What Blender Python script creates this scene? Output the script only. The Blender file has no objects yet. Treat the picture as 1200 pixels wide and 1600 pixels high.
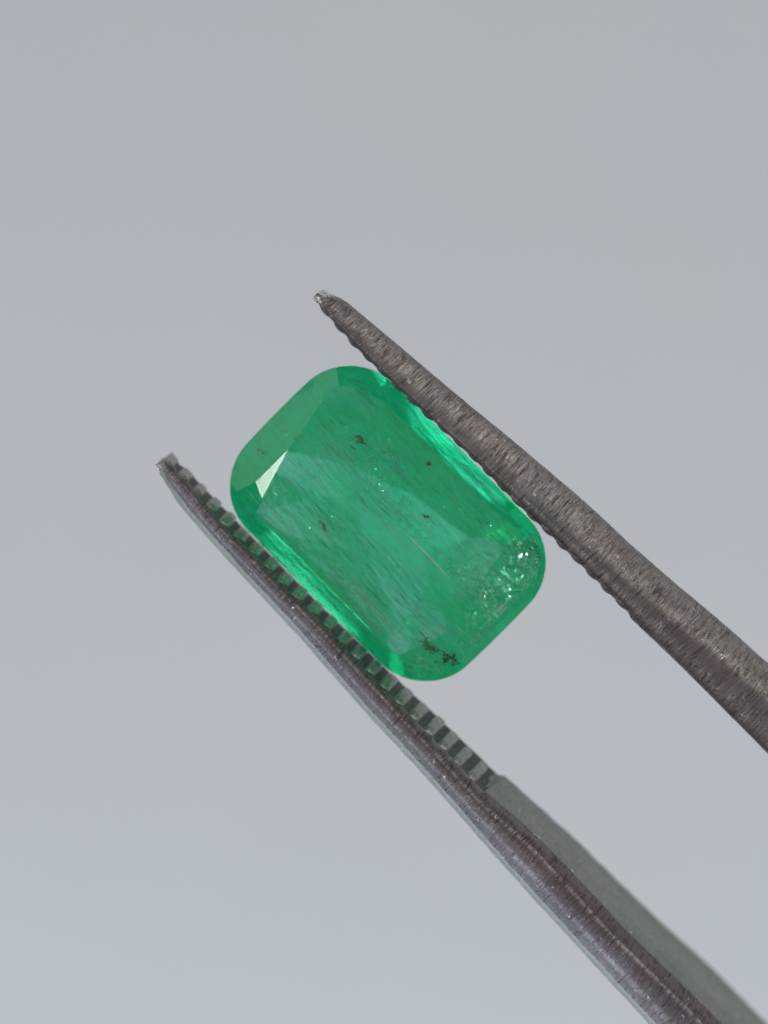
import bpy, bmesh, math, random
from mathutils import Vector, Matrix, noise

S = bpy.context.scene
C = S.collection
random.seed(7)
# units: 1 Blender unit = 1 cm (macro photograph of a stone about 8 mm long)
S.unit_settings.system = 'METRIC'
S.unit_settings.scale_length = 0.01

# ------------------------------------------------------------------ camera
D = 9.0                      # camera height above the plane of the stone
K = 614.0                    # photo pixels per cm in that plane
cam_d = bpy.data.cameras.new('camera')
cam = bpy.data.objects.new('camera', cam_d)
C.objects.link(cam)
cam.location = (0, 0, D)     # looks straight down at the stone
cam_d.sensor_fit = 'VERTICAL'
cam_d.sensor_height = 24.0
cam_d.lens = 24.0 / (2 * (800 / K) / D)
cam_d.clip_start = 0.05
cam_d.clip_end = 500
cam_d.dof.use_dof = True
cam_d.dof.focus_distance = D - 0.08
cam_d.dof.aperture_fstop = (cam_d.lens / 1000.0) / 0.38
S.camera = cam

# ------------------------------------------------------------------ world and light
W = bpy.data.worlds.new('World')
S.world = W
W.use_nodes = True
_nt = W.node_tree
_bg = _nt.nodes['Background']
# the room: dim all round, growing gently lighter towards the window at the upper left
_tc = _nt.nodes.new('ShaderNodeTexCoord')
_dp = _nt.nodes.new('ShaderNodeVectorMath')
_dp.operation = 'DOT_PRODUCT'
_dp.inputs[1].default_value = Vector((-0.90, 0.38, 0.12)).normalized()
_nt.links.new(_tc.outputs['Generated'], _dp.inputs[0])
_cr = _nt.nodes.new('ShaderNodeValToRGB')
_cr.color_ramp.interpolation = 'B_SPLINE'
_cr.color_ramp.elements[0].position = 0.0
_cr.color_ramp.elements[0].color = (0.17, 0.17, 0.18, 1)
_cr.color_ramp.elements[1].position = 1.0
_cr.color_ramp.elements[1].color = (0.85, 0.85, 0.83, 1)
_nt.links.new(_dp.outputs['Value'], _cr.inputs[0])
_nt.links.new(_cr.outputs[0], _bg.inputs['Color'])
_bg.inputs['Strength'].default_value = 1.0


def area(name, loc, target, sx, sy, power, col):
    d = bpy.data.lights.new(name, 'AREA')
    d.shape = 'RECTANGLE'
    d.size, d.size_y = sx, sy
    d.energy = power
    d.color = col
    o = bpy.data.objects.new(name, d)
    C.objects.link(o)
    o.location = loc
    o.rotation_euler = (Vector(target) - Vector(loc)).to_track_quat('-Z', 'Y').to_euler()
    return o


area('window_light', (-22, 5.8, 19.5), (0, 0, 0), 8, 8, 2900, (1.0, 0.98, 0.95))
area('fill_light', (-3, -20, -6), (0, -3, -16), 46, 12, 6600, (0.76, 0.89, 1.0))
area('side_light', (30, 20, 4), (0, 0, -10), 34, 26, 6800, (1.0, 0.975, 0.92))

S.view_settings.view_transform = 'Standard'
S.view_settings.look = 'None'
S.view_settings.exposure = 0
S.view_settings.gamma = 1
S.render.engine = 'CYCLES'
cy = S.cycles
cy.max_bounces = 24
cy.transmission_bounces = 20
cy.glossy_bounces = 8
cy.diffuse_bounces = 4
cy.transparent_max_bounces = 24
cy.volume_bounces = 4
cy.volume_step_rate = 0.2
cy.sample_clamp_indirect = 8
cy.caustics_refractive = True
cy.caustics_reflective = True
cy.blur_glossy = 0.2
cy.use_denoising = True

# ------------------------------------------------------------------ helpers
R2 = math.sqrt(2)


def L(px, py, z):
    """photo pixel at height z -> point in the frame whose X runs along the tweezers (down right)
    and whose Y runs across them (up right)"""
    k = (D - z) / D / K
    x, y = (px - 600) * k, (800 - py) * k
    return Vector(((x - y) / R2, (x + y) / R2, z))


def obj(name, bm, mat, parent=None, smooth=False):
    me = bpy.data.meshes.new(name)
    bmesh.ops.recalc_face_normals(bm, faces=bm.faces)
    bm.to_mesh(me)
    bm.free()
    if mat:
        me.materials.append(mat)
    if smooth:
        for p in me.polygons:
            p.use_smooth = True
    o = bpy.data.objects.new(name, me)
    C.objects.link(o)
    if parent:
        o.parent = parent
    return o


def new_mat(name):
    m = bpy.data.materials.new(name)
    m.use_nodes = True
    nt = m.node_tree
    for n in list(nt.nodes):
        nt.nodes.remove(n)
    out = nt.nodes.new('ShaderNodeOutputMaterial')
    return m, nt, out


def N(nt, kind, **kw):
    n = nt.nodes.new(kind)
    for k, v in kw.items():
        if k in n.inputs:
            n.inputs[k].default_value = v
        else:
            setattr(n, k, v)
    return n


def math_node(nt, op, a, b=None, clamp=False):
    n = nt.nodes.new('ShaderNodeMath')
    n.operation = op
    n.use_clamp = clamp
    for i, v in enumerate((a, b)):
        if v is None:
            continue
        if isinstance(v, (int, float)):
            n.inputs[i].default_value = v
        else:
            nt.links.new(v, n.inputs[i])
    return n.outputs[0]


def ramp(nt, src, stops):
    r = nt.nodes.new('ShaderNodeValToRGB')
    e = r.color_ramp.elements
    while len(e) > 1:
        e.remove(e[-1])
    e[0].position = stops[0][0]
    e[0].color = stops[0][1]
    for p, c in stops[1:]:
        q = e.new(p)
        q.color = c
    nt.links.new(src, r.inputs[0])
    return r.outputs[0]


def g(v):
    return (v, v, v, 1)


# ------------------------------------------------------------------ materials
def metal(name, rot, c_lo, c_hi, rough, bump=1.0, scratch=1.0, grain=0.5, nick_glint=1.0):
    """filed and worn tool steel: short cross scratches, pits and a patchy brownish film"""
    m, nt, out = new_mat(name)
    lk = nt.links.new
    tc = N(nt, 'ShaderNodeTexCoord')
    # slightly wandering coordinates so that the scratches are not parallel
    wn = N(nt, 'ShaderNodeTexNoise', Scale=7.0, Detail=2.0)
    lk(tc.outputs['Object'], wn.inputs['Vector'])
    wob = N(nt, 'ShaderNodeVectorMath', operation='MULTIPLY_ADD')
    lk(wn.outputs['Color'], wob.inputs[0])
    wob.inputs[1].default_value = (0.02, 0.02, 0.02)
    lk(tc.outputs['Object'], wob.inputs[2])

    def streak(angle, sx, sy, thr0, thr1, seed):
        mp = N(nt, 'ShaderNodeMapping')
        mp.inputs['Rotation'].default_value = (0, 0, math.radians(angle))
        mp.inputs['Location'].default_value = (seed, seed * 2.3, seed)
        mp.inputs['Scale'].default_value = (sx, sy, sy)
        lk(wob.outputs[0], mp.inputs['Vector'])
        n = N(nt, 'ShaderNodeTexNoise', Scale=1.0, Detail=3.0, Roughness=0.6)
        lk(mp.outputs[0], n.inputs['Vector'])
        return ramp(nt, n.outputs['Fac'], [(thr0, g(0)), (thr1, g(1))])
    s1 = streak(rot, 230, 18, 0.30, 0.72, 0)
    s2 = streak(rot + 12, 190, 22, 0.56, 0.66, 3.1)     # isolated bright burrs
    s3 = streak(rot - 8, 190, 20, 0.57, 0.66, 7.7)      # isolated dark cuts
    pat = N(nt, 'ShaderNodeTexNoise', Scale=9.0, Detail=5.0, Roughness=0.6)
    lk(tc.outputs['Object'], pat.inputs['Vector'])
    fine = N(nt, 'ShaderNodeTexNoise', Scale=190.0, Detail=3.0, Roughness=0.7)
    lk(tc.outputs['Object'], fine.inputs['Vector'])
    v = math_node(nt, 'ADD', math_node(nt, 'MULTIPLY', s1, grain), math_node(nt, 'MULTIPLY', pat.outputs['Fac'], 1.0 - grain))
    v = math_node(nt, 'ADD', v, math_node(nt, 'MULTIPLY', math_node(nt, 'SUBTRACT', fine.outputs['Fac'], 0.5), 0.15))
    v = math_node(nt, 'SUBTRACT', v, math_node(nt, 'MULTIPLY', s3, 0.30 * scratch))
    v = math_node(nt, 'ADD', v, math_node(nt, 'MULTIPLY', s2, 0.16 * scratch))
    col = ramp(nt, v, [(0.05, c_lo), (0.85, c_hi)])
    # brown film in patches
    film = N(nt, 'ShaderNodeTexNoise', Scale=22.0, Detail=4.0, Roughness=0.7)
    lk(tc.outputs['Object'], film.inputs['Vector'])
    ff = ramp(nt, film.outputs['Fac'], [(0.52, g(0)), (0.70, g(0.55))])
    mx = N(nt, 'ShaderNodeMix', data_type='RGBA', blend_type='MIX')
    lk(ff, mx.inputs[0])
    lk(col, mx.inputs[6])
    mx.inputs[7].default_value = (c_lo[0] * 2.0, c_lo[1] * 1.65, c_lo[2] * 1.65, 1)
    p = N(nt, 'ShaderNodeBsdfPrincipled')
    lk(mx.outputs[2], p.inputs['Base Color'])
    p.inputs['Metallic'].default_value = 0.85
    rr = ramp(nt, v, [(0.1, g(rough + 0.12)), (0.9, g(rough - 0.1))])
    # window glint painted into the colour at the very tips; bare metal in scattered nicks
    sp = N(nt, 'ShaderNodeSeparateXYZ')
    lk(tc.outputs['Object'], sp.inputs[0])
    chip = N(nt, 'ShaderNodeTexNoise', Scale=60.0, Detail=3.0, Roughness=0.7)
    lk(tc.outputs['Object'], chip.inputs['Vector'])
    tip_glint = math_node(nt, 'MULTIPLY', math_node(nt, 'SUBTRACT', -0.455, sp.outputs['X']), 14.0, True)
    worn = ramp(nt, math_node(nt, 'ADD', chip.outputs['Fac'], math_node(nt, 'MULTIPLY', tip_glint, 0.36)), [(0.66, g(0)), (0.72, g(1))])  # worn nicks together with the painted tip glint
    worn = math_node(nt, 'MULTIPLY', worn, nick_glint)
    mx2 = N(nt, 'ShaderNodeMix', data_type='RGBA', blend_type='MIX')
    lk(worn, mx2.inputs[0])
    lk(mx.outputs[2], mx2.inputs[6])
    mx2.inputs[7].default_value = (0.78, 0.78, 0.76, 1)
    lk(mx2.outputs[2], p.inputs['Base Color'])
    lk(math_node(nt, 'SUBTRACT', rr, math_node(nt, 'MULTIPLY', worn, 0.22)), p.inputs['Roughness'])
    h = math_node(nt, 'SUBTRACT', math_node(nt, 'ADD', math_node(nt, 'MULTIPLY', s1, 1.2 * grain), math_node(nt, 'MULTIPLY', s2, 0.8 * scratch)),
                  math_node(nt, 'MULTIPLY', s3, 1.0 * scratch))
    h = math_node(nt, 'ADD', h, math_node(nt, 'MULTIPLY', fine.outputs['Fac'], 0.2))
    b = N(nt, 'ShaderNodeBump', Strength=0.75 * bump, Distance=0.0035)
    lk(h, b.inputs['Height'])
    lk(b.outputs[0], p.inputs['Normal'])
    lk(p.outputs[0], out.inputs['Surface'])
    return m


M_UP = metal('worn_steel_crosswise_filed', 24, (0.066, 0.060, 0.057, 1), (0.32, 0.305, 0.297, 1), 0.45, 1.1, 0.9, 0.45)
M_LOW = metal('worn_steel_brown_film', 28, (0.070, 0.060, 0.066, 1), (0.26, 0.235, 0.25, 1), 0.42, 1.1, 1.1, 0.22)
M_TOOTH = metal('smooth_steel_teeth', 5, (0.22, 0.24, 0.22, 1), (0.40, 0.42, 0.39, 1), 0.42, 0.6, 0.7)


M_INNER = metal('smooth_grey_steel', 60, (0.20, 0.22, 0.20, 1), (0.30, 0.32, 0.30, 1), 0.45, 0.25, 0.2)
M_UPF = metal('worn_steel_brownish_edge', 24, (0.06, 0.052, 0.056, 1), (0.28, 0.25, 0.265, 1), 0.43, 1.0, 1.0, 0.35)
M_GROOVE = metal('dark_groove_floor', 60, (0.055, 0.068, 0.062, 1), (0.17, 0.19, 0.18, 1), 0.6, 0.5, 0.2)  # darker tone than the teeth, for the floors between them


def gem_material():
    m, nt, out = new_mat('emerald_crystal')
    lk = nt.links.new
    tc = N(nt, 'ShaderNodeTexCoord')
    gl = N(nt, 'ShaderNodeBsdfGlass', IOR=1.58, Roughness=0.0)
    gl.inputs['Color'].default_value = (1, 1, 1, 1)
    # a well polished crown, a wavier and slightly pitted pavilion
    bn = N(nt, 'ShaderNodeTexNoise', Scale=16.0, Detail=5.0, Roughness=0.62)
    mpb = N(nt, 'ShaderNodeMapping')
    mpb.inputs['Rotation'].default_value = (0, 0, math.radians(4))
    mpb.inputs['Scale'].default_value = (0.55, 1.5, 1.0)
    lk(tc.outputs['Object'], mpb.inputs['Vector'])
    lk(mpb.outputs[0], bn.inputs['Vector'])
    sx = N(nt, 'ShaderNodeSeparateXYZ')
    lk(tc.outputs['Object'], sx.inputs[0])
    below = ramp(nt, math_node(nt, 'ADD', math_node(nt, 'MULTIPLY', sx.outputs['Z'], 10.0), 0.5), [(0.30, g(1)), (0.55, g(0.008))])
    b = N(nt, 'ShaderNodeBump', Strength=1.0, Distance=0.0024)
    lk(math_node(nt, 'MULTIPLY', bn.outputs['Fac'], below), b.inputs['Height'])
    lk(b.outputs[0], gl.inputs['Normal'])
    lk(gl.outputs[0], out.inputs['Surface'])
    # body colour, in growth zones drawn out along the crystal axis, and a faint milkiness
    mp = N(nt, 'ShaderNodeMapping')
    mp.inputs['Rotation'].default_value = (0, 0, math.radians(9))
    mp.inputs['Scale'].default_value = (5.0, 38, 38)
    lk(tc.outputs['Object'], mp.inputs['Vector'])
    n1 = N(nt, 'ShaderNodeTexNoise', Scale=1.0, Detail=3.0, Roughness=0.6)
    lk(mp.outputs[0], n1.inputs['Vector'])
    z = ramp(nt, n1.outputs['Fac'], [(0.36, g(0.0)), (0.64, g(1.0))])
    n2 = N(nt, 'ShaderNodeTexNoise', Scale=9.0, Detail=4.0, Roughness=0.65)
    lk(tc.outputs['Object'], n2.inputs['Vector'])
    cl = ramp(nt, n2.outputs['Fac'], [(0.42, g(0.0)), (0.68, g(1.0))])
    ab = N(nt, 'ShaderNodeVolumeAbsorption')
    ab.inputs['Color'].default_value = (0.0, 0.978, 0.765, 1)
    lk(math_node(nt, 'ADD', math_node(nt, 'MULTIPLY', z, 10.5), 3.4), ab.inputs['Density'])
    sc = N(nt, 'ShaderNodeVolumeScatter', Anisotropy=0.2)
    sc.inputs['Color'].default_value = (0.15, 1.0, 0.88, 1)
    lk(math_node(nt, 'ADD', math_node(nt, 'MULTIPLY', math_node(nt, 'MULTIPLY', math_node(nt, 'SUBTRACT', 1.0, z), cl), 10.0), 1.3), sc.inputs['Density'])
    ad = N(nt, 'ShaderNodeAddShader')
    lk(ab.outputs[0], ad.inputs[0])
    lk(sc.outputs[0], ad.inputs[1])
    lk(ad.outputs[0], out.inputs['Volume'])
    return m


def plain(name, col, rough=0.5, alpha=1.0, trans=0.0, metallic=0.0, spec=0.5):
    m, nt, out = new_mat(name)
    p = N(nt, 'ShaderNodeBsdfPrincipled')
    tc = N(nt, 'ShaderNodeTexCoord')
    n = N(nt, 'ShaderNodeTexNoise', Scale=120.0, Detail=3.0)
    nt.links.new(tc.outputs['Object'], n.inputs['Vector'])
    c = ramp(nt, n.outputs['Fac'], [(0.3, tuple(v * 0.6 for v in col) + (1,)), (0.7, tuple(min(1, v * 1.4) for v in col) + (1,))])
    nt.links.new(c, p.inputs['Base Color'])
    p.inputs['Roughness'].default_value = rough
    p.inputs['Alpha'].default_value = alpha
    p.inputs['Metallic'].default_value = metallic
    p.inputs['Transmission Weight'].default_value = trans
    nt.links.new(p.outputs[0], out.inputs['Surface'])
    return m


# ------------------------------------------------------------------ background surface
def backdrop():
    m, nt, out = new_mat('pale_grey_paper')
    p = N(nt, 'ShaderNodeBsdfPrincipled', Roughness=0.85)
    tc = N(nt, 'ShaderNodeTexCoord')
    n = N(nt, 'ShaderNodeTexNoise', Scale=0.5, Detail=5.0, Roughness=0.6)
    nt.links.new(tc.outputs['Object'], n.inputs['Vector'])
    c = ramp(nt, n.outputs['Fac'], [(0.3, (0.462, 0.460, 0.484, 1)), (0.7, (0.475, 0.474, 0.478, 1))])
    nt.links.new(c, p.inputs['Base Color'])
    p.inputs['Specular IOR Level'].default_value = 0.2
    nt.links.new(p.outputs[0], out.inputs['Surface'])
    bm = bmesh.new()
    bmesh.ops.create_grid(bm, x_segments=60, y_segments=60, size=70)
    for v in bm.verts:
        v.co.z = 0.25 * noise.noise(Vector((v.co.x * 0.05, v.co.y * 0.05, 0)))
    o = obj('paper_surface', bm, m, None, True)
    o.location = (0, 0, -16)
    o['kind'] = 'structure'
    return o


backdrop()

# ------------------------------------------------------------------ tweezers
ROT = Matrix.Rotation(-math.pi / 4, 4, 'Z')
tw = bpy.data.objects.new('tweezers', None)
C.objects.link(tw)
tw.rotation_euler = (0, 0, -math.pi / 4)
tw['label'] = 'dark grey steel tweezers with two serrated tips gripping the green stone'
tw['category'] = 'tweezers'


def edge(pts):
    return sorted((x + y, x - y) for x, y in pts)


def ev(e, a):
    if a <= e[0][0]:
        (a0, b0), (a1, b1) = e[0], e[1]
    elif a >= e[-1][0]:
        (a0, b0), (a1, b1) = e[-4], e[-1]
    else:
        for i in range(len(e) - 1):
            if e[i][0] <= a <= e[i + 1][0]:
                (a0, b0), (a1, b1) = e[i], e[i + 1]
                break
    return b0 + (b1 - b0) * (a - a0) / (a1 - a0)


def pt(a, b, z):
    return L((a + b) / 2, (a - b) / 2, z)


def smooth_ev(e, a, w=30):
    return sum(ev(e, a + k * w) for k in (-2, -1, 0, 1, 2)) / 5


PITCH = 65.0 / R2 / K * 1.0     # cm between teeth (65 in x+y photo units)
X_JOIN = 9.5


def loft(rings, slots=None):
    bm = bmesh.new()
    vr = [[bm.verts.new(p) for p in r] for r in rings]
    n = len(vr[0])
    for i in range(len(vr) - 1):
        for j in range(n):
            f = bm.faces.new((vr[i][j], vr[i + 1][j], vr[i + 1][(j + 1) % n], vr[i][(j + 1) % n]))
            if slots:
                f.material_index = slots[j]
    bm.faces.new(vr[0])
    bm.faces.new(list(reversed(vr[-1])))
    return bm


def rough_up(p, amp, sc=30, seed=0.0):
    q = p * sc + Vector((seed, seed, seed))
    return p + amp * noise.noise_vector(q)


def arm(section, a0, a1, join, seed, slots):
    """section(a) -> closed ring of points; drawn on past the picture to the joint of the tweezers"""
    rings = []
    a = a0
    tip = 40.0
    while a < a1:
        r = [Vector(p) for p in section(a)]
        t = (a - a0) / tip
        if t < 1:
            f = 0.8 + 0.2 * math.sqrt(max(0.0, 1 - (1 - t) ** 2))
            c = sum(r, Vector()) / len(r)
            r = [Vector((p.x, c.y + (p.y - c.y) * f, c.z + (p.z - c.z) * (0.45 + 0.55 * f))) for p in r]
        amp = 0.0013 if a > a0 + 90 else 0.0013 + 0.0065 * (1 - (a - a0) / 90)
        r = [rough_up(p, amp, 26, seed) for p in r]
        r = [rough_up(p, amp * 0.5, 70, seed) for p in r]
        rings.append(r)
        a += 4.0 if a < a0 + 120 else (7.0 if a < 2000 else 14.0)
    last = rings[-1]
    c = sum(last, Vector()) / len(last)
    prev = rings[-12]
    d = c - sum(prev, Vector()) / len(prev)
    slope = d.y / d.x
    n = 40
    for k in range(1, n + 1):
        t = k / n
        x = c.x + (X_JOIN - c.x) * t
        h = (X_JOIN - c.x)
        # cubic from (c.y, slope) to (join, 0)
        y = (2 * t**3 - 3 * t**2 + 1) * c.y + (t**3 - 2 * t**2 + t) * h * slope + (-2 * t**3 + 3 * t**2) * join
        grow = 1 + 1.1 * math.sin(min(1, t * 1.6) * math.pi / 2)
        rings.append([Vector((x, y + (p.y - c.y), c.z + (p.z - c.z) * grow)) for p in last])
    return loft(rings, slots)


# ---- lower arm ------------------------------------------------------
lo_out = edge([(244, 728), (256, 756), (286, 798), (332, 850), (392, 916), (415, 940), (480, 1010), (560, 1102), (673, 1224), (792, 1360), (900, 1478), (1013, 1600)])
lo_near = edge([(268, 728), (300, 760), (350, 822), (400, 868), (440, 912), (507, 975), (557, 1030), (617, 1095), (690, 1170), (758, 1244), (815, 1292), (867, 1343), (967, 1453), (1117, 1600)])
lo_back = edge([(276, 714), (300, 734), (340, 776), (378, 814), (500, 936), (636, 1068), (685, 1113), (730, 1156), (787, 1211), (900, 1312), (1000, 1410), (1200, 1593)])
Z1, Z0 = 0.15, -0.13
LO_T0, LO_T1 = 985.0, 2000.0
GD = 0.020                   # depth of the grooves between teeth


def lo_rec(a):
    return GD * min(1, max(0, (a - LO_T0 + 20) / 10)) * min(1, max(0, (LO_T1 - a) / 10))


def lo_z0(a):
    return -0.13 - 0.30 * min(1.0, max(0.0, (a - 1900) / 900))


def lo_section(a):
    o, nr, bk = smooth_ev(lo_out, a, 14), smooth_ev(lo_near, a, 10), smooth_ev(lo_back, a, 14)
    q = lo_rec(a)
    Z0 = lo_z0(a)
    u = R2 / 2 / K
    mid = o * 0.42 + nr * 0.58
    P = lambda b, z, dy=0: pt(a, b, z) + Vector((0, dy, 0))
    wv = 0.004 * math.sin((a - LO_T0) / 46.0 * 2 * math.pi) if LO_T0 < a < LO_T1 else 0
    r = [P(nr, Z1 - 0.030, 0.002 + wv * 0.8), P(nr, Z1 - 0.010, -0.006 + wv * 0.6), P(nr, Z1, -0.017 + wv * .3), P(nr * 0.6 + mid * 0.4, Z1 + 0.007), P(mid, Z1 + 0.010),
         P(o * 0.5 + mid * 0.5, Z1 - 0.010), P(o, Z1 - 0.036, 0.034), P(o, Z1 - 0.055, 0.014), P(o, Z1 - 0.10, 0.003), P(o, Z1 - 0.14, 0.001),
         P(o, Z0 + 0.07, 0.020), P(o, Z0 + 0.02, 0.045), P(o, Z0, 0.06), P(bk, Z0, -0.014 - q * 0.5),
         P(bk, Z0 + 0.012, -q * 0.5), P(bk * 0.8 + nr * 0.2, Z0 + 0.06, -q), P(bk * 0.5 + nr * 0.5, (Z0 + Z1) / 2, -q), P(bk * 0.22 + nr * 0.78, Z1 - 0.065, -q), P(bk * 0.14 + nr * 0.86, Z1 - 0.048, -q * 0.3)]
    return r


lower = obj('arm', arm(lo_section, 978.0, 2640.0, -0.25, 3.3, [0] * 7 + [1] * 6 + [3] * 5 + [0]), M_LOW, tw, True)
lower.data.materials.append(M_INNER)
lower.data.materials.append(M_GROOVE)
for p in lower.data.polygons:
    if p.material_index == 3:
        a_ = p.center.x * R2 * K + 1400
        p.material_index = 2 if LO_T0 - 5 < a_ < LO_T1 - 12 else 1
lower['label'] = 'lower arm of the tweezers with its ribbed inner face in view'

# ---- upper arm ------------------------------------------------------
up_in = edge([(488, 470), (505, 491), (534, 523), (570, 562), (630, 620), (695, 679), (743, 725), (780, 764), (815, 799), (860, 841), (895, 876), (941, 921), (986, 967), (1060, 1037), (1190, 1168)])
up_out = edge([(506, 457), (534, 465), (573, 498), (630, 546), (721, 623), (797, 685), (860, 738), (923, 792), (990, 855), (1046, 904), (1130, 974), (1196, 1033)])
up_rdg = edge([(500, 467), (530, 503), (620, 592), (700, 668), (780, 738), (874, 820), (990, 918), (1046, 967), (1112, 1020), (1196, 1093)])
UP_T0, UP_T1 = 985.0, 1950.0
Z3, Z2 = 0.17, -0.13


def up_section(a):
    i, o, rd = smooth_ev(up_in, a, 14), smooth_ev(up_out, a, 14), smooth_ev(up_rdg, a, 20)
    q = 0.006 * min(1, max(0, (a - UP_T0 + 25) / 12)) * min(1, max(0, (UP_T1 - a) / 10))
    P = lambda b, z, dy=0: pt(a, b, z) + Vector((0, dy, 0))
    sl = max(0.05, 0.10 * min(1.0, (a - 950) / 900))
    r = [P(i, Z3 - 0.035, q), P(i, Z3 - 0.022, 0.002 + q), P(i, Z3 - 0.008, 0.013 + q * 0.4), P(i * 0.6 + rd * 0.4, Z3 - 0.002), P(rd, Z3, 0),
         P(rd * 0.65 + o * 0.35, Z3 - sl * 0.30), P(rd * 0.3 + o * 0.7, Z3 - sl * 0.68), P(o, Z3 - sl - 0.01, -0.006), P(o, Z3 - sl - 0.03), P(o, Z3 - sl - 0.09, 0.0),
         P(o, Z2 + 0.03, -0.004), P(o, Z2, -0.03), P(i, Z2, 0.04 + q), P(i, Z2 + 0.015, 0.026 + q), P(i, 0.0, 0.014 + q), P(i, Z3 - 0.09, 0.005 + q)]
    return r


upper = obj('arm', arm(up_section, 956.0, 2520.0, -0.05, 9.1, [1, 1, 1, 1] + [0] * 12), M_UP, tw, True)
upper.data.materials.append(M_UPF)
upper['label'] = 'upper arm of the tweezers with cross-filed side and scalloped edge'

# joint block at the far end, where both arms are welded together
bm = bmesh.new()
bmesh.ops.create_cube(bm, size=1)
bmesh.ops.scale(bm, vec=(1.4, 0.5, 0.72), verts=bm.verts)
bmesh.ops.bevel(bm, geom=bm.edges[:], offset=0.08, segments=3, affect='EDGES')
bmesh.ops.translate(bm, vec=(X_JOIN + 0.55, -0.15, 0.01), verts=bm.verts)
obj('joint', bm, M_LOW, tw, True)


# ---- teeth: one mesh for each arm, shared by its copies ---------------
def tooth_mesh(name, depth, height, width, mat, seed, power=5):
    """a rib standing across the inner face: local X along the arm, Y out of the face, Z along the rib"""
    bm = bmesh.new()
    prof = []
    for k in range(9):
        t = k / 8
        x = (t - 0.5) * width
        y = height * (1 - abs(2 * t - 1) ** power)
        prof.append((x, y))
    prof = [(-width / 2 * 1.12, -0.012)] + prof + [(width / 2 * 1.12, -0.012)]
    rings = []
    nz = 9
    for s in range(nz):
        t = s / (nz - 1)
        e = 1 - 0.85 * max(0, (abs(2 * t - 1) - 0.78) / 0.22) ** 2
        ring = []
        for x, y in prof:
            p = Vector((x * (1 if y < 0 else 0.6 + 0.4 * e), y * e if y > 0 else y, (t - 0.5) * depth))
            p = rough_up(p, 0.0008, 45, seed)
            ring.append(p)
        rings.append(ring)
    b2 = loft(rings)
    bm.free()
    bmesh.ops.recalc_face_normals(b2, faces=b2.faces)
    me = bpy.data.meshes.new(name)
    b2.to_mesh(me)
    b2.free()
    me.materials.append(mat)
    for p in me.polygons:
        p.use_smooth = True
    return me


def place_teeth(parent, meshes, a0, a1, base):
    a = a0
    k = 0
    while a < a1:
        p0, p1 = base(a)                       # back end and near end of the rib, on the groove floor
        p0n, p1n = base(a + 20)
        zax = (p1 - p0).normalized()
        xax = ((p0n + p1n) / 2 - (p0 + p1) / 2).normalized()
        inward = zax.cross(xax)
        o = bpy.data.objects.new('tooth', meshes[k % len(meshes)])
        C.objects.link(o)
        o.parent = parent
        yax = inward
        if (yax.y > 0) != (parent is lower):
            yax = -yax
            xax = -xax
        xax = yax.cross(zax)
        m = Matrix((xax, yax, zax)).transposed().to_4x4()
        m.translation = (p0 + p1) / 2
        s = 1 + random.uniform(-0.05, 0.05)
        o.matrix_local = m @ Matrix.Diagonal((s, 1 + random.uniform(-0.16, 0.1), 1 + random.uniform(-0.05, 0.02), 1))
        a += 46 + random.uniform(-1.5, 1.5)
        k += 1


def lo_base(a):
    bk, nr = smooth_ev(lo_back, a, 14), smooth_ev(lo_near, a, 10)
    q = lo_rec(a)
    return (pt(a, bk, lo_z0(a) + 0.004) + Vector((0, -q, 0)), pt(a, bk * 0.18 + nr * 0.82, Z1 - 0.056) + Vector((0, -q, 0)))


def up_base(a):
    i = smooth_ev(up_in, a, 14)
    return (pt(a, i, Z2 + 0.01) + Vector((0, 0.026 + 0.006, 0)), pt(a, i, Z3 - 0.014) + Vector((0, 0.006, 0)))


lw = (lo_base(1400)[1] - lo_base(1400)[0]).length
uw = (up_base(1400)[1] - up_base(1400)[0]).length
lo_m = [tooth_mesh('tooth', lw, GD, 0.038, M_TOOTH, s) for s in (1.0, 5.0, 8.0)]
up_m = [tooth_mesh('tooth', uw, 0.0085, 0.050, M_UPF, s, 2.2) for s in (2.0, 6.0, 9.0)]
place_teeth(lower, lo_m, LO_T0 + 2, LO_T1 - 20, lo_base)
place_teeth(upper, up_m, UP_T0 + 10, UP_T1 - 20, up_base)

# ------------------------------------------------------------------ emerald
A0, B0 = 1424.0, -212.0      # centre of the outline in x+y, x-y photo units
u = 1 / R2 / K               # cm per unit
TILT = Matrix.Rotation(math.radians(5.0), 4, 'X') @ Matrix.Rotation(math.radians(1.0), 4, 'Y')
GZ = -0.03
HL, HW = (1771 - 1074) / 2 * u, (19 + 443) / 2 * u


def outline(per=13, flat=5):
    """rounded rectangle with slightly bowed sides, as cut"""
    pts = []
    r = 0.150
    for q, (sx, sy) in enumerate(((1, 1), (-1, 1), (-1, -1), (1, -1))):
        for k in range(per):
            t = math.pi / 2 * (q + k / (per - 1))
            pts.append(Vector((sx * (HL - r) + r * math.cos(t), sy * (HW - r) + r * math.sin(t))))
        # side leading to the next corner, bowed outwards a little
        nx = ((-1, 1), (-1, -1), (1, -1), (1, 1))[q]
        t = math.pi / 2 * (q + 1)
        e = Vector((nx[0] * (HL - r) + r * math.cos(t), nx[1] * (HW - r) + r * math.sin(t)))
        a_ = pts[-1].copy()
        for k in range(1, flat):
            f = k / flat
            pts.append(a_.lerp(e, f))
    out = []
    for p in pts:
        bow = 0.012
        out.append((p.x * (1 - bow * 2.2 * (p.y / HW) ** 2), p.y * (1 - bow * 1.4 * (p.x / HL) ** 2)))
    return out


CR = 0.075                   # crown height
PV = 0.235                   # pavilion depth


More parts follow.
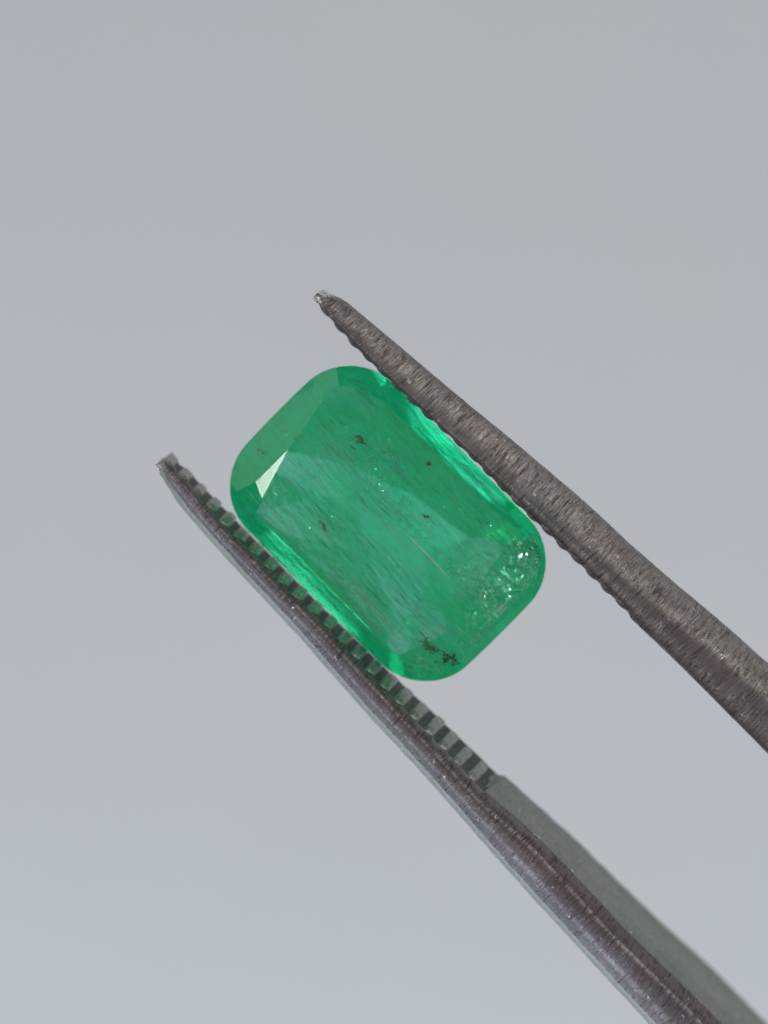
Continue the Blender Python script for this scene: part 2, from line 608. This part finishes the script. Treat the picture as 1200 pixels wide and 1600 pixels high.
def cut(bm, co, no):
    geom = bm.verts[:] + bm.edges[:] + bm.faces[:]
    r = bmesh.ops.bisect_plane(bm, geom=geom, dist=1e-6, plane_co=co, plane_no=no, clear_outer=True)
    es = [e for e in r['geom_cut'] if isinstance(e, bmesh.types.BMEdge)]
    if len(es) > 2:
        bmesh.ops.contextual_create(bm, geom=es)


def plane3(p, q, r):
    n = (q - p).cross(r - p).normalized()
    if n.dot(p) < 0:
        n = -n
    return p, n


def gl(px, py, z):           # photo pixel to the stone's own frame
    return Vector(((px + py - A0) * u, (px - py - B0) * u, z))


bm = bmesh.new()
ol = outline()
top = [bm.verts.new((x, y, 0.4)) for x, y in ol]
bot = [bm.verts.new((x, y, -0.4)) for x, y in ol]
n = len(ol)
for k in range(n):
    bm.faces.new((bot[k], bot[(k + 1) % n], top[(k + 1) % n], top[k]))
bm.faces.new(top)
bm.faces.new(list(reversed(bot)))
# table
cut(bm, Vector((0, 0, CR)), Vector((0, 0, 1)))
# crown: facets through the edges of the table, then a steeper step to the girdle
T = [gl(507, 624, CR), gl(453, 700, CR), gl(412, 776, CR), gl(400, 808, CR), gl(622, 1022, CR), gl(697, 986, CR), gl(784, 860, CR), gl(776, 812, CR), gl(592, 596, CR)]
cen = Vector((0, 0, 0))
planes = []
planes.append(plane3(T[0], T[1], gl(402, 750, CR - 0.017)))
planes.append(plane3(T[1], T[2], gl(402, 750, CR - 0.017)))
planes.append(plane3(T[2], T[3], gl(402, 750, CR - 0.017)))
planes.append(plane3(T[3], T[4], gl(505, 927, CR - 0.020)))
planes.append(plane3(T[4], T[5], gl(675, 1050, CR - 0.030)))
planes.append(plane3(T[5], T[6], gl(795, 975, CR - 0.040)))
planes.append(plane3(T[6], T[7], gl(845, 830, CR - 0.028)))
planes.append(plane3(T[7], T[8], gl(735, 697, CR - 0.012)))
planes.append(plane3(T[8], T[0], gl(535, 580, CR - 0.022)))
for co, no in planes:
    cut(bm, co, no)


def ray_plane(az, ang, dist_frac, z_at):
    """a facet facing azimuth az (radians), tilted ang degrees from the girdle plane, meeting
    the outline's support line (scaled by dist_frac) at height z_at"""
    d = Vector((math.cos(az), math.sin(az), 0))
    sup = max(x * d.x + y * d.y for x, y in ol) * dist_frac
    s = 1 if z_at >= 0 else -1
    a = math.radians(ang)
    no = Vector((d.x * math.sin(a), d.y * math.sin(a), s * math.cos(a)))
    return Vector((d.x * sup, d.y * sup, z_at)), no


# crown break facets near the girdle
for az in (0, 22, 45, 68, 90, 112, 135, 158, 180, 202, 225, 248, 270, 292, 315, 338):
    co, no = ray_plane(math.radians(az), 52 if az % 90 == 0 else 47, 1.0, 0.014)
    cut(bm, co, no)
PSEED = 23
# pavilion in steps, hand cut, so that no two facets have quite the same angle
prnd = random.Random(PSEED)
J = lambda v, d: v + prnd.uniform(-d, d)
for az in (0, 30, 58, 90, 122, 150, 180, 210, 238, 270, 302, 330):
    co, no = ray_plane(math.radians(J(az, 3)), J(62, 3), 1.0, -0.012)
    cut(bm, co, no)
for az in (0, 18, 44, 72, 90, 108, 138, 164, 180, 197, 224, 252, 270, 289, 318, 342):
    co, no = ray_plane(math.radians(J(az, 3)), J(51, 3.5), 0.95, -0.048)
    cut(bm, co, no)
for az in (0, 33, 62, 90, 118, 148, 180, 212, 242, 270, 300, 330):
    co, no = ray_plane(math.radians(J(az, 3)), J(44, 2.5), J(0.80, 0.015), -0.098)
    cut(bm, co, no)
for az, ang, f, z in ((91, 43, .58, -.152), (269, 43.5, .60, -.148), (266, 41.5, .42, -.190), (94, 41, .40, -.194), (276, 35, .22, -.232), (88, 33, .18, -.240),
                      (3, 42, .64, -.163), (182, 41.5, .62, -.166), (8, 40.5, .50, -.206), (186, 40, .48, -.210), (36, 42, .56, -.185), (144, 42, .56, -.182), (216, 42, .52, -.190), (324, 42, .56, -.182),
                      (22, 38, .36, -.238), (196, 38, .36, -.238)):
    co, no = ray_plane(math.radians(az), ang, f, z)
    cut(bm, co, no)
# small facets added at the bottom and right corners for bright flashes of light
for az, ang, f, z in ((298, 57, .965, -.040), (312, 49, .90, -.070), (327, 58, .965, -.038), (305, 45.5, .80, -.110), (338, 46, .82, -.105), (18, 47.5, .85, -.085), (352, 55, .95, -.050)):
    co, no = ray_plane(math.radians(az), ang, f, z)
    cut(bm, co, no)
bmesh.ops.remove_doubles(bm, verts=bm.verts, dist=1e-5)
gem = obj('emerald', bm, gem_material())
print('gem', [tuple(round(c, 3) for c in v) for v in (gem.bound_box[0], gem.bound_box[6])], len(gem.data.polygons))
gc = L((A0 + B0) / 2, (A0 - B0) / 2, GZ)
GM = ROT @ Matrix.Translation(gc) @ TILT
gem.matrix_world = GM
gem['label'] = 'bright green rectangular cushion-cut emerald held between the tweezer tips'
gem['category'] = 'emerald'
for k, (co, no) in enumerate(planes[:2]):
    nn = (GM.to_3x3() @ no).normalized()
    vdir = Vector((0, 0, 1))
    pos = GM @ co
    vdir = (cam.location - pos).normalized()
    print('facet', k, 'normal', nn, 'reflects towards', 2 * nn.dot(vdir) * nn - vdir)


def inside(x, y, m):
    r_ = 0.142
    dx, dy = max(0, abs(x) - (HL - r_)), max(0, abs(y) - (HW - r_))
    return math.hypot(dx, dy) < r_ - m


# ------------------------------------------------------------------ inclusions inside the stone
def child(name, bm, mat, label=None, smooth=False, kind=None):
    o = obj(name, bm, mat, gem, smooth)
    if label:
        o['label'] = label
    if kind:
        o['kind'] = kind
    return o


def blob(bm, c, r, sx=1, sy=1, sz=1, ang=0, seed=0, sub=1):
    m = Matrix.Translation(c) @ Matrix.Rotation(ang, 4, 'Z') @ Matrix.Diagonal((sx, sy, sz, 1))
    g0 = bmesh.ops.create_icosphere(bm, subdivisions=sub, radius=r)
    for v in g0['verts']:
        v.co *= 1 + 0.9 * noise.noise(v.co * (1.5 / r) + Vector((seed, 0, 0)))
        v.co = m @ v.co


M_BROWN = plain('olive_brown_stain', (0.24, 0.22, 0.0), 0.7, 0.55)
M_ORANGE = plain('orange_brown_stain', (0.40, 0.22, 0.01), 0.7, 0.6)
M_BLACK = plain('black_mineral_speck', (0.06, 0.07, 0.01), 0.6, 0.75)
M_DARKN = plain('dark_green_tube', (0.0, 0.08, 0.045), 0.6, 0.42)
M_PALE = plain('pale_fluid_tube', (0.70, 1.0, 0.90), 0.35, 0.5)
M_PALEW = plain('pale_wisp', (0.75, 1.0, 0.9), 0.35, 0.7, 0.0, 0.5)
M_HAIR = plain('pale_hair_crack', (0.9, 1.0, 0.95), 0.45, 0.9, 0.0, 1.0)
M_FLAKE = plain('air_filled_crack', (0.75, 0.98, 0.88), 0.12, 0.65, 0.0, 1.0)
M_WHITE = plain('white_crack_film', (0.8, 0.95, 0.88), 0.25, 0.6)


def clump(name, mat, px, py, z, n, spread, r, ang=0, stretch=3, label=None, seed=0):
    rnd = random.Random(seed)
    b = bmesh.new()
    c = gl(px, py, z)
    for k in range(n * 4):
        t = rnd.gauss(0, 1) * spread * stretch
        w = rnd.gauss(0, 1) * spread
        q = c + Vector((math.cos(ang) * t - math.sin(ang) * w, math.sin(ang) * t + math.cos(ang) * w, rnd.gauss(0, 0.006)))
        blob(b, q, r * rnd.choice((0.15, 0.2, 0.25, 0.35, 0.55)), rnd.uniform(1, 2.6), rnd.uniform(0.5, 1), 0.4, ang + rnd.uniform(-.6, .6), rnd.random() * 9)
    return child(name, b, mat, label)


# angle 0 runs down right at 45 degrees in the photo, positive turns towards the upper right
clump('mineral_speck', M_BROWN, 566, 686, 0.045, 12, 0.0045, 0.0055, 0.25, 2.2, 'olive brown speck with a dark tail near the top of the stone', 1)
clump('mineral_speck', M_BLACK, 556, 699, 0.045, 5, 0.001, 0.003, 0.0, 7, 'thin dark dash beside the olive speck', 2)
clump('mineral_speck', M_BROWN, 604, 706, 0.03, 9, 0.003, 0.003, 0.3, 6, 'scattered thin olive trail', 3)
clump('mineral_speck', M_ORANGE, 507, 820, 0.045, 9, 0.003, 0.006, -0.2, 2.6, 'olive brown spot left of the middle of the stone', 4)
clump('mineral_speck', M_ORANGE, 668, 804, 0.04, 6, 0.003, 0.004, 0.5, 1.2, 'small orange brown spot near the middle', 5)
clump('mineral_speck', M_BLACK, 672, 722, 0.05, 4, 0.002, 0.0065, 0.2, 1.2, 'single black dot in the upper right half', 6)
clump('mineral_speck', M_BROWN, 672, 1008, 0.035, 22, 0.006, 0.007, 0.25, 2.6, 'broad olive patch near the lower end', 7)
clump('mineral_speck', M_BLACK, 702, 1026, 0.035, 24, 0.008, 0.0055, 0.6, 1.3, 'ragged black cluster at the end of the olive patch', 8)
clump('mineral_speck', M_BROWN, 412, 707, 0.03, 5, 0.005, 0.005, 0.6, 1.5, 'faint olive spot in the upper left end', 9)
clump('mineral_speck', M_ORANGE, 471, 680, 0.055, 7, 0.0025, 0.0025, 1.3, 4, 'faint orange trail along the table edge', 10)


def needles(name, mat, n, lo, hi, wid, seed, zlo=-0.12, zhi=0.065, region=None, ang0=-0.05, spread=0.06):
    rnd = random.Random(seed)
    b = bmesh.new()
    made = 0
    while made < n:
        x = rnd.uniform(-HL, HL) * 0.92
        y = rnd.uniform(-HW, HW) * 0.90
        z = rnd.uniform(zlo, zhi)
        s = 1 - max(0, -z) / 0.25 * 0.8 - max(0, z) / 0.08 * 0.2
        if abs(x) > HL * s * 0.9 or abs(y) > HW * s * 0.9:
            continue
        if region and not region(x, y, rnd):
            continue
        # they come in sheaves
        if noise.noise(Vector((x * 5, y * 17, z * 12 + seed))) < 0.05 + rnd.uniform(-.22, .22):
            continue
        l = rnd.uniform(lo, hi) * (0.4 + rnd.random())
        w = wid * rnd.choice((0.4, 0.6, 0.8, 1.0, 1.4, 2.2))
        an = ang0 + rnd.gauss(0, spread)
        d = Vector((math.cos(an), math.sin(an), rnd.gauss(0, 0.12))).normalized()
        sd = d.cross(Vector((0, 0, 1))).normalized()
        up = sd.cross(d)
        c = Vector((x, y, z))
        e0, e1 = c - d * l / 2, c + d * l / 2
        if any(abs(e.x) > HL * .86 or abs(e.y) > HW * .86 for e in (e0, e1)):
            continue
        mv = [b.verts.new(c + d * l * rnd.uniform(-.1, .1) + w * (math.cos(k * 2.094) * sd + math.sin(k * 2.094) * up)) for k in range(3)]
        v0, v1 = b.verts.new(e0), b.verts.new(e1)
        for k in range(3):
            b.faces.new((v0, mv[k], mv[(k + 1) % 3]))
            b.faces.new((v1, mv[(k + 1) % 3], mv[k]))
        made += 1
    return child(name, b, mat, None, False, 'stuff')


needles('growth_tubes', M_DARKN, 650, 0.010, 0.075, 0.0007, 11).__setitem__('label', 'sheaves of thin dark growth tubes')
needles('growth_tubes', M_PALE, 1300, 0.03, 0.20, 0.0007, 12).__setitem__('label', 'sheaves of thin pale growth tubes')

def glint(no):
    """normal a crack must have, seen through a facet of normal no, to mirror the window towards the camera"""
    n_ = (GM.to_3x3() @ no).normalized()

    def inner(w):
        w = w.normalized()
        t_ = (w - n_ * w.dot(n_)) / 1.58
        return t_ + n_ * math.sqrt(1 - t_.length_squared)
    h = (inner(Vector((-22, 5.8, 19.5)) - gc) + inner(cam.location - gc)).normalized()
    return (GM.to_3x3().inverted() @ h).normalized()


G_END, G_TABLE, G_CORNER = glint(planes[5][1]), glint(Vector((0, 0, 1))), glint(planes[6][1])


def flakes(name, mat, px, py, z, n, sx, sy, r, seed, label, gn=G_TABLE):
    rnd = random.Random(seed)
    b = bmesh.new()
    c = gl(px, py, z)
    for k in range(n):
        q = c + Vector((rnd.gauss(0, sx), rnd.gauss(0, sy), rnd.gauss(0, 0.012)))
        if not inside(q.x, q.y, 0.05):
            continue
        nv = rnd.choice((3, 4, 5))
        tilt = Matrix.Rotation(rnd.uniform(0, 6.28), 3, 'Z') @ Matrix.Rotation(rnd.gauss(0, 0.5), 3, 'X')
        if rnd.random() < 0.42:      # these are turned to mirror the window at the camera as glints
            tilt = gn.to_track_quat('Z', 'Y').to_matrix() @ Matrix.Rotation(rnd.gauss(0, 0.05), 3, 'X') @ Matrix.Rotation(rnd.gauss(0, 0.05), 3, 'Y') @ Matrix.Rotation(rnd.uniform(0, 6.28), 3, 'Z')
        rr = r * rnd.uniform(0.3, 1.3)
        th = 0.0006
        ring = []
        for j in range(nv):
            an = j * 2 * math.pi / nv + rnd.uniform(-.4, .4)
            ring.append(Vector((math.cos(an) * rr * rnd.uniform(.4, 1.6), math.sin(an) * rr * 0.6, 0)))
        a_ = [b.verts.new(q + tilt @ (p + Vector((0, 0, th)))) for p in ring]
        c_ = [b.verts.new(q + tilt @ (p - Vector((0, 0, th)))) for p in ring]
        b.faces.new(a_)
        b.faces.new(list(reversed(c_)))
        for j in range(nv):
            b.faces.new((a_[j], c_[j], c_[(j + 1) % nv], a_[(j + 1) % nv]))
    return child(name, b, mat, label, False, 'stuff')


flakes('crack_flakes', M_FLAKE, 785, 925, 0.0, 170, 0.040, 0.050, 0.0048, 21, 'glinting white crack flakes at the lower right end', G_END)
flakes('crack_flakes', M_FLAKE, 820, 868, 0.0, 60, 0.025, 0.022, 0.006, 22, 'glinting crack flakes in the right corner', G_CORNER)
flakes('crack_flakes', M_FLAKE, 585, 715, 0.035, 14, 0.025, 0.02, 0.0022, 23, 'pale crack flakes beside the olive speck')


def fracture(px, py, z, lx, ly, ang, tx, seed, label, gn=None, mat=None):
    """a healed fracture: a crumpled film that catches the light here and there"""
    b = bmesh.new()
    nx_, ny_ = 22, 18
    c = gl(px, py, z)
    rm = Matrix.Rotation(ang, 3, 'Z') @ Matrix.Rotation(tx, 3, 'X')
    if gn:
        rm = gn.to_track_quat('Z', 'Y').to_matrix() @ Matrix.Rotation(ang, 3, 'Z')
    v = {}
    for i in range(nx_):
        for j in range(ny_):
            x, y = (i / (nx_ - 1) - .5) * 2, (j / (ny_ - 1) - .5) * 2
            rr = 1 + 0.45 * noise.noise(Vector((math.atan2(y, x) * 1.3, seed, 0)))
            # square to disc, so the rim is ragged but rounded
            dx, dy = x * math.sqrt(max(0, 1 - y * y / 2)), y * math.sqrt(max(0, 1 - x * x / 2))
            p = Vector((dx * lx * rr, dy * ly * rr, 0.007 * noise.noise(Vector((dx * 4, dy * 4, seed))) + 0.003 * noise.noise(Vector((dx * 13, dy * 13, seed)))))
            w = c + rm @ p
            for _k in range(30):
                if inside(w.x, w.y, 0.035) and -0.07 < w.z < 0.055:
                    break
                w = w * 0.95
            v[i, j] = b.verts.new(w)
    for i in range(nx_ - 1):
        for j in range(ny_ - 1):
            b.faces.new((v[i, j], v[i + 1, j], v[i + 1, j + 1], v[i, j + 1]))
    g0 = b.faces[:]
    bmesh.ops.solidify(b, geom=g0, thickness=0.0008)
    return child('fracture', b, mat or M_FRAC, label)


def fracture_mat(name, cover, lo, hi, gloss, col):
    m, nt, out = new_mat(name)
    tcn = N(nt, 'ShaderNodeTexCoord')
    vn = N(nt, 'ShaderNodeTexNoise', Scale=48.0, Detail=5.0, Roughness=0.7)
    nt.links.new(tcn.outputs['Object'], vn.inputs['Vector'])
    fac = ramp(nt, vn.outputs['Fac'], [(lo, g(0.0)), (hi, g(cover))])
    tr = N(nt, 'ShaderNodeBsdfTransparent')
    gs = N(nt, 'ShaderNodeBsdfGlossy', Roughness=0.3)
    gs.inputs['Color'].default_value = col
    df = N(nt, 'ShaderNodeBsdfTranslucent')
    df.inputs['Color'].default_value = col
    d2 = N(nt, 'ShaderNodeMixShader')
    d2.inputs[0].default_value = 1 - gloss
    nt.links.new(gs.outputs[0], d2.inputs[1])
    nt.links.new(df.outputs[0], d2.inputs[2])
    ms = N(nt, 'ShaderNodeMixShader')
    nt.links.new(fac, ms.inputs[0])
    nt.links.new(tr.outputs[0], ms.inputs[1])
    nt.links.new(d2.outputs[0], ms.inputs[2])
    nt.links.new(ms.outputs[0], out.inputs['Surface'])
    return m


M_FRAC = fracture_mat('healed_fracture_film', 0.6, 0.47, 0.64, 0.5, (0.8, 1.0, 0.92, 1))
M_AIRY = fracture_mat('air_filled_fracture_film', 0.8, 0.42, 0.60, 0.9, (0.75, 1.0, 0.85, 1))
fracture(795, 905, 0.0, 0.10, 0.10, 0, 0, 1.0, 'crumpled healed fracture filling the lower right end', G_END, M_AIRY)
fracture(742, 985, -0.005, 0.06, 0.06, 0.5, 0, 2.2, 'small glinting fracture at the middle of the lower right end', G_END, M_AIRY)
fracture(828, 868, -0.01, 0.045, 0.05, 0, 0, 3.3, 'glinting fracture in the right corner', G_CORNER, M_AIRY)
fracture(655, 1034, -0.01, 0.045, 0.022, 0.8, 0, 5.5, 'added glinting film standing for bright facets in the bottom corner', glint(planes[4][1]), M_AIRY)  # film added to imitate the flash of facets
fracture(738, 905, 0.02, 0.085, 0.030, 1.35, 0, 4.0, 'bright ragged fracture along the lower right edge of the table', G_TABLE, M_AIRY)
fracture(600, 730, 0.0, 0.06, 0.05, 0, 0, 7.0, 'pale veil beside the olive speck', G_TABLE)
fracture(640, 800, -0.02, 0.11, 0.05, 0.1, -0.4, 9.0, 'pale veil across the middle of the stone')
fracture(760, 745, 0.0, 0.09, 0.028, 0.05, 0.7, 12.0, 'bright veil along the upper right side')
fracture(470, 930, 0.0, 0.16, 0.03, 0.0, -0.8, 15.0, 'pale veil along the lower left side')

# pinpoint crystals and wisps scattered through the stone
for cx, cy_, n_, sx_, sy_, r_, sd_ in ((560, 740, 46, 0.06, 0.05, 0.0014, 31), (470, 780, 30, 0.07, 0.05, 0.0012, 32), (690, 760, 36, 0.08, 0.03, 0.0013, 33), (610, 900, 30, 0.08, 0.05, 0.0012, 34)):
    flakes('pinpoint_crystals', M_FLAKE, cx, cy_, 0.03, n_, sx_, sy_, r_, sd_, 'tiny pale pinpoints scattered in the stone')
for px_, py_, a_, l_ in ((447, 672, 0.9, 0.012), (452, 680, 1.1, 0.009), (578, 712, 1.2, 0.016), (583, 722, 0.8, 0.012), (572, 730, 1.5, 0.012), (700, 660, 0.1, 0.02)):
    rq = random.Random(px_)
    b = bmesh.new()
    c = gl(px_, py_, 0.03)
    for k in range(26):
        t = rq.gauss(0, 0.5) * l_
        blob(b, c + Vector((math.cos(a_) * t + rq.gauss(0, .0012), math.sin(a_) * t + rq.gauss(0, .0012), rq.gauss(0, .003))), 0.0012, 2.2, 0.5, 0.4, a_ + rq.gauss(0, .4), rq.random() * 9)
    child('wisp', b, M_PALEW, None)

# one long pale whisker
b = bmesh.new()
p0, p1 = gl(638, 832, 0.06), gl(700, 897, 0.055)
d = (p1 - p0)
sd = Vector((-d.y, d.x, 0)).normalized()
mid = p0 + d * 0.5 + sd * 0.004
ws = d.cross(G_TABLE).normalized()
vs = []
for k in range(13):
    t = k / 12
    c = p0.lerp(p1, t) + sd * (0.0018 * math.sin(t * math.pi))
    w = 0.0014 * math.sin(max(0.05, t * 0.95) * math.pi) + 0.0004
    vs.append([b.verts.new(c + w * (math.cos(j * 1.571) * ws + math.sin(j * 1.571) * 0.04 * G_TABLE)) for j in range(4)])
for i in range(12):
    for j in range(4):
        b.faces.new((vs[i][j], vs[i + 1][j], vs[i + 1][(j + 1) % 4], vs[i][(j + 1) % 4]))
child('whisker', b, M_HAIR, 'long pale whisker right of the middle')
